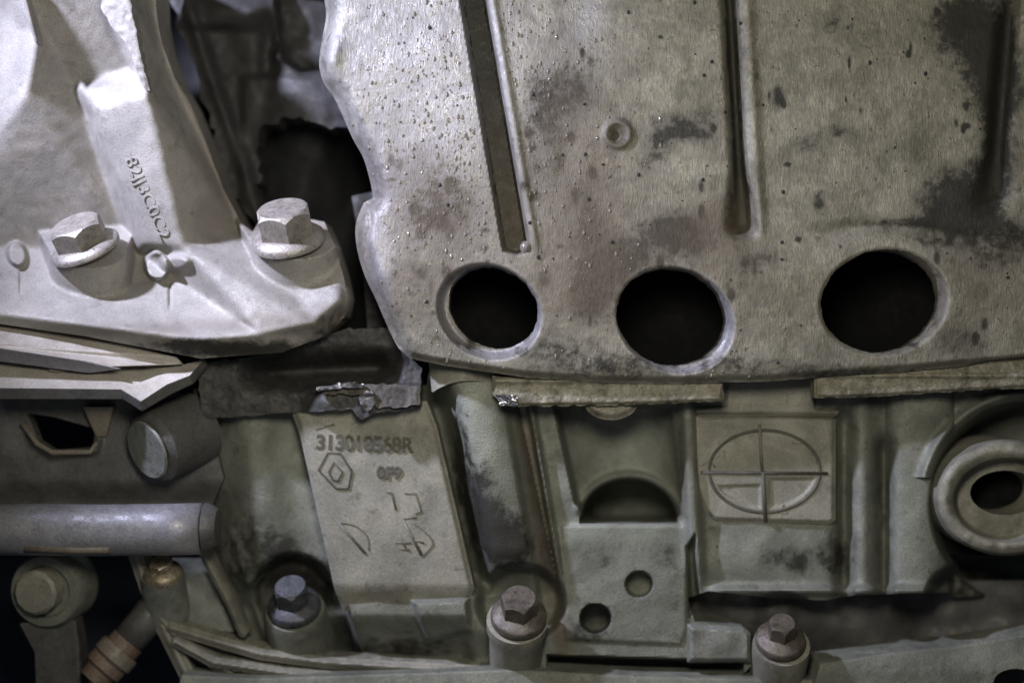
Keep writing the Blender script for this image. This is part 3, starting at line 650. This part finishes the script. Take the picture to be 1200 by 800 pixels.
# ================================================================== LOWER LEFT PARTS
sb = root('slotted_bracket', (100, 585, 90), 'dark slotted steel bracket behind the folded plate', 'bracket')
SB = [(-40,462),(238,462),(262,560),(246,598),(-40,598)]
slot = [(32,484),(62,488),(112,502),(108,524),(62,528),(44,516)]
relief('web', (-40,460,268,600), 1.8, lambda X, Y: np.maximum(poly(X, Y, SB), -poly(X, Y, slot)), lambda X, Y: 92+4*vnoise(X,Y,40,3)-10*np.exp(-((poly(X,Y,slot)-5)/4)**2)*ss(Y,505,520)+14*ss(Y,560,590), 'darkgrey', sb, back=20)
sweep('slot_lip', [(26,496,88),(44,520,84),(62,530,82),(106,529,82),(114,518,86)], 3.6, 'tan', sb, 10)
faceted('gusset', [(96,476,70),(133,476,70),(124,512,86),(112,512,86)], [(0,1,2,3)], 'tan', sb, back=10, bevel=2)
pg = root('round_plug', (200, 525, 90), 'grey round plug with a slanted end face left of the housing', 'plug')
lathe('barrel', [(46,-75),(45,-8),(40,-2),(36,0),(20,-2),(0.01,-3)], (174,526,48), (-.62,-.72,-.30), 'darkgrey', pg)
lathe('end_disc', [(37,0),(35,2.5),(18,1.5),(0.01,.5)], (173,527,46), (-.62,-.72,-.30), 'greengrey', pg)
pp = root('grey_pipe', (100, 650, 70), 'thick grey horizontal pipe crossing the lower left corner', 'pipe')
Lp = [(-60,620),(40,620),(120,621),(200,620),(236,619)]
sweep('tube', [(x, y, 46) for x, y in Lp], 31, 'bar', pp, 28)
lathe('end_cap', [(30,0),(27,10),(22,16)], (240,618,46), (1,0,.0), 'darkgrey', pp)
sweep('clamp_seam', [(30,642,24),(90,644,24),(128,643,24)], 5, 'tan', pp)
be = root('round_mount', (60, 780, 100), 'round mount with a large blurred bolt below the grey pipe', 'mount')
lathe('ring', [(48,-50),(47,-6),(43,0),(33,0),(31,-6)], (52,693,88), (-.12,-.98,-.05), 'housing', be)
lathe('bolt_head', [(29,-10),(28,10),(24,14)], (46,692,86), (-.15,-.97,-.05), 'pad', be, sides=12)
faceted('neck', [(22,730,98),(88,726,98),(94,760,104),(96,850,110),(44,850,110),(40,764,104)], [(0,1,2,3,4,5)], 'darkgrey', be, back=30, bevel=5)
rp = root('rusty_connector', (120, 800, 100), 'rusty brown stepped connector pointing down to the lower left', 'connector')
lathe('stem', [(19,-80),(19,-20),(22,-18),(22,0),(25,4),(25,26),(20,30),(18,44)], (138,764,96), (-.55,-.25,-.62), 'rust', rp)
lathe('collar', [(26,0),(27,4),(27,16),(22,20)], (142,760,94), (-.55,-.25,-.62), 'tan', rp)
sweep('hose', [(200,690,120),(170,728,108),(150,750,100)], [22,22,21], 'darkgrey', rp, 16)

# ================================================================== BACKGROUND CASTING behind the gap at the top
bg = root('background_casting', (320, 260, 140), 'blurred brown casting deep behind the gap between bracket and cover', 'engine casting')
BG = [(176,-60),(450,-60),(450,132),(436,134),(420,142),(400,152),(380,146),(350,140),(320,140),(304,152),(300,180),(300,260),(268,230),(236,110),(224,60),(206,20),(196,-10)]
def bgd(X, Y):
    d = 150+8*vnoise(X,Y,40,2)+5*vnoise(X,Y,14,3); d -= 26*np.exp(-((X-275)/50)**2-((Y-12)/18)**2)
    d += 22*np.exp(-((X-(262+(Y-60)*.3))/40)**2)*ss(Y, 26, 40); d -= 16*np.exp(-((X-(228+(Y-30)*.34))/9)**2)
    d += 30*np.exp(-((X-315)/12)**2-((Y-66)/40)**2)+34*inside(poly(X, Y, [(318,-20),(450,-20),(450,88),(352,90),(326,70)]), 10)
    d -= 26*np.exp(-((X-328)/12)**2-((Y-66)/8)**2); d -= 12*ss(Y, 84, 96)*ss(X, 276, 290); return d
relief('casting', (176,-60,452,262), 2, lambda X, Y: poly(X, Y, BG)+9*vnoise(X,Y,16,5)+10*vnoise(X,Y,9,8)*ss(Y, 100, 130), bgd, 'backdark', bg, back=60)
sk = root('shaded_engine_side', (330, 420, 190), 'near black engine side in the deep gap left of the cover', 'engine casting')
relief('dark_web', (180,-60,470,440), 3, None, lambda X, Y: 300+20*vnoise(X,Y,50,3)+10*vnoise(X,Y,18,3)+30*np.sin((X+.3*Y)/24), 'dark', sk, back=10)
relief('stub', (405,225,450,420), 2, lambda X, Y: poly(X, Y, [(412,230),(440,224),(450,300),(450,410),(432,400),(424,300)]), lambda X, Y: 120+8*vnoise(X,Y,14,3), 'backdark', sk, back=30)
print('tris', sum(len(o.data.loop_triangles) if o.type == 'MESH' and not o.data.calc_loop_triangles() else 0 for o in bpy.data.objects))
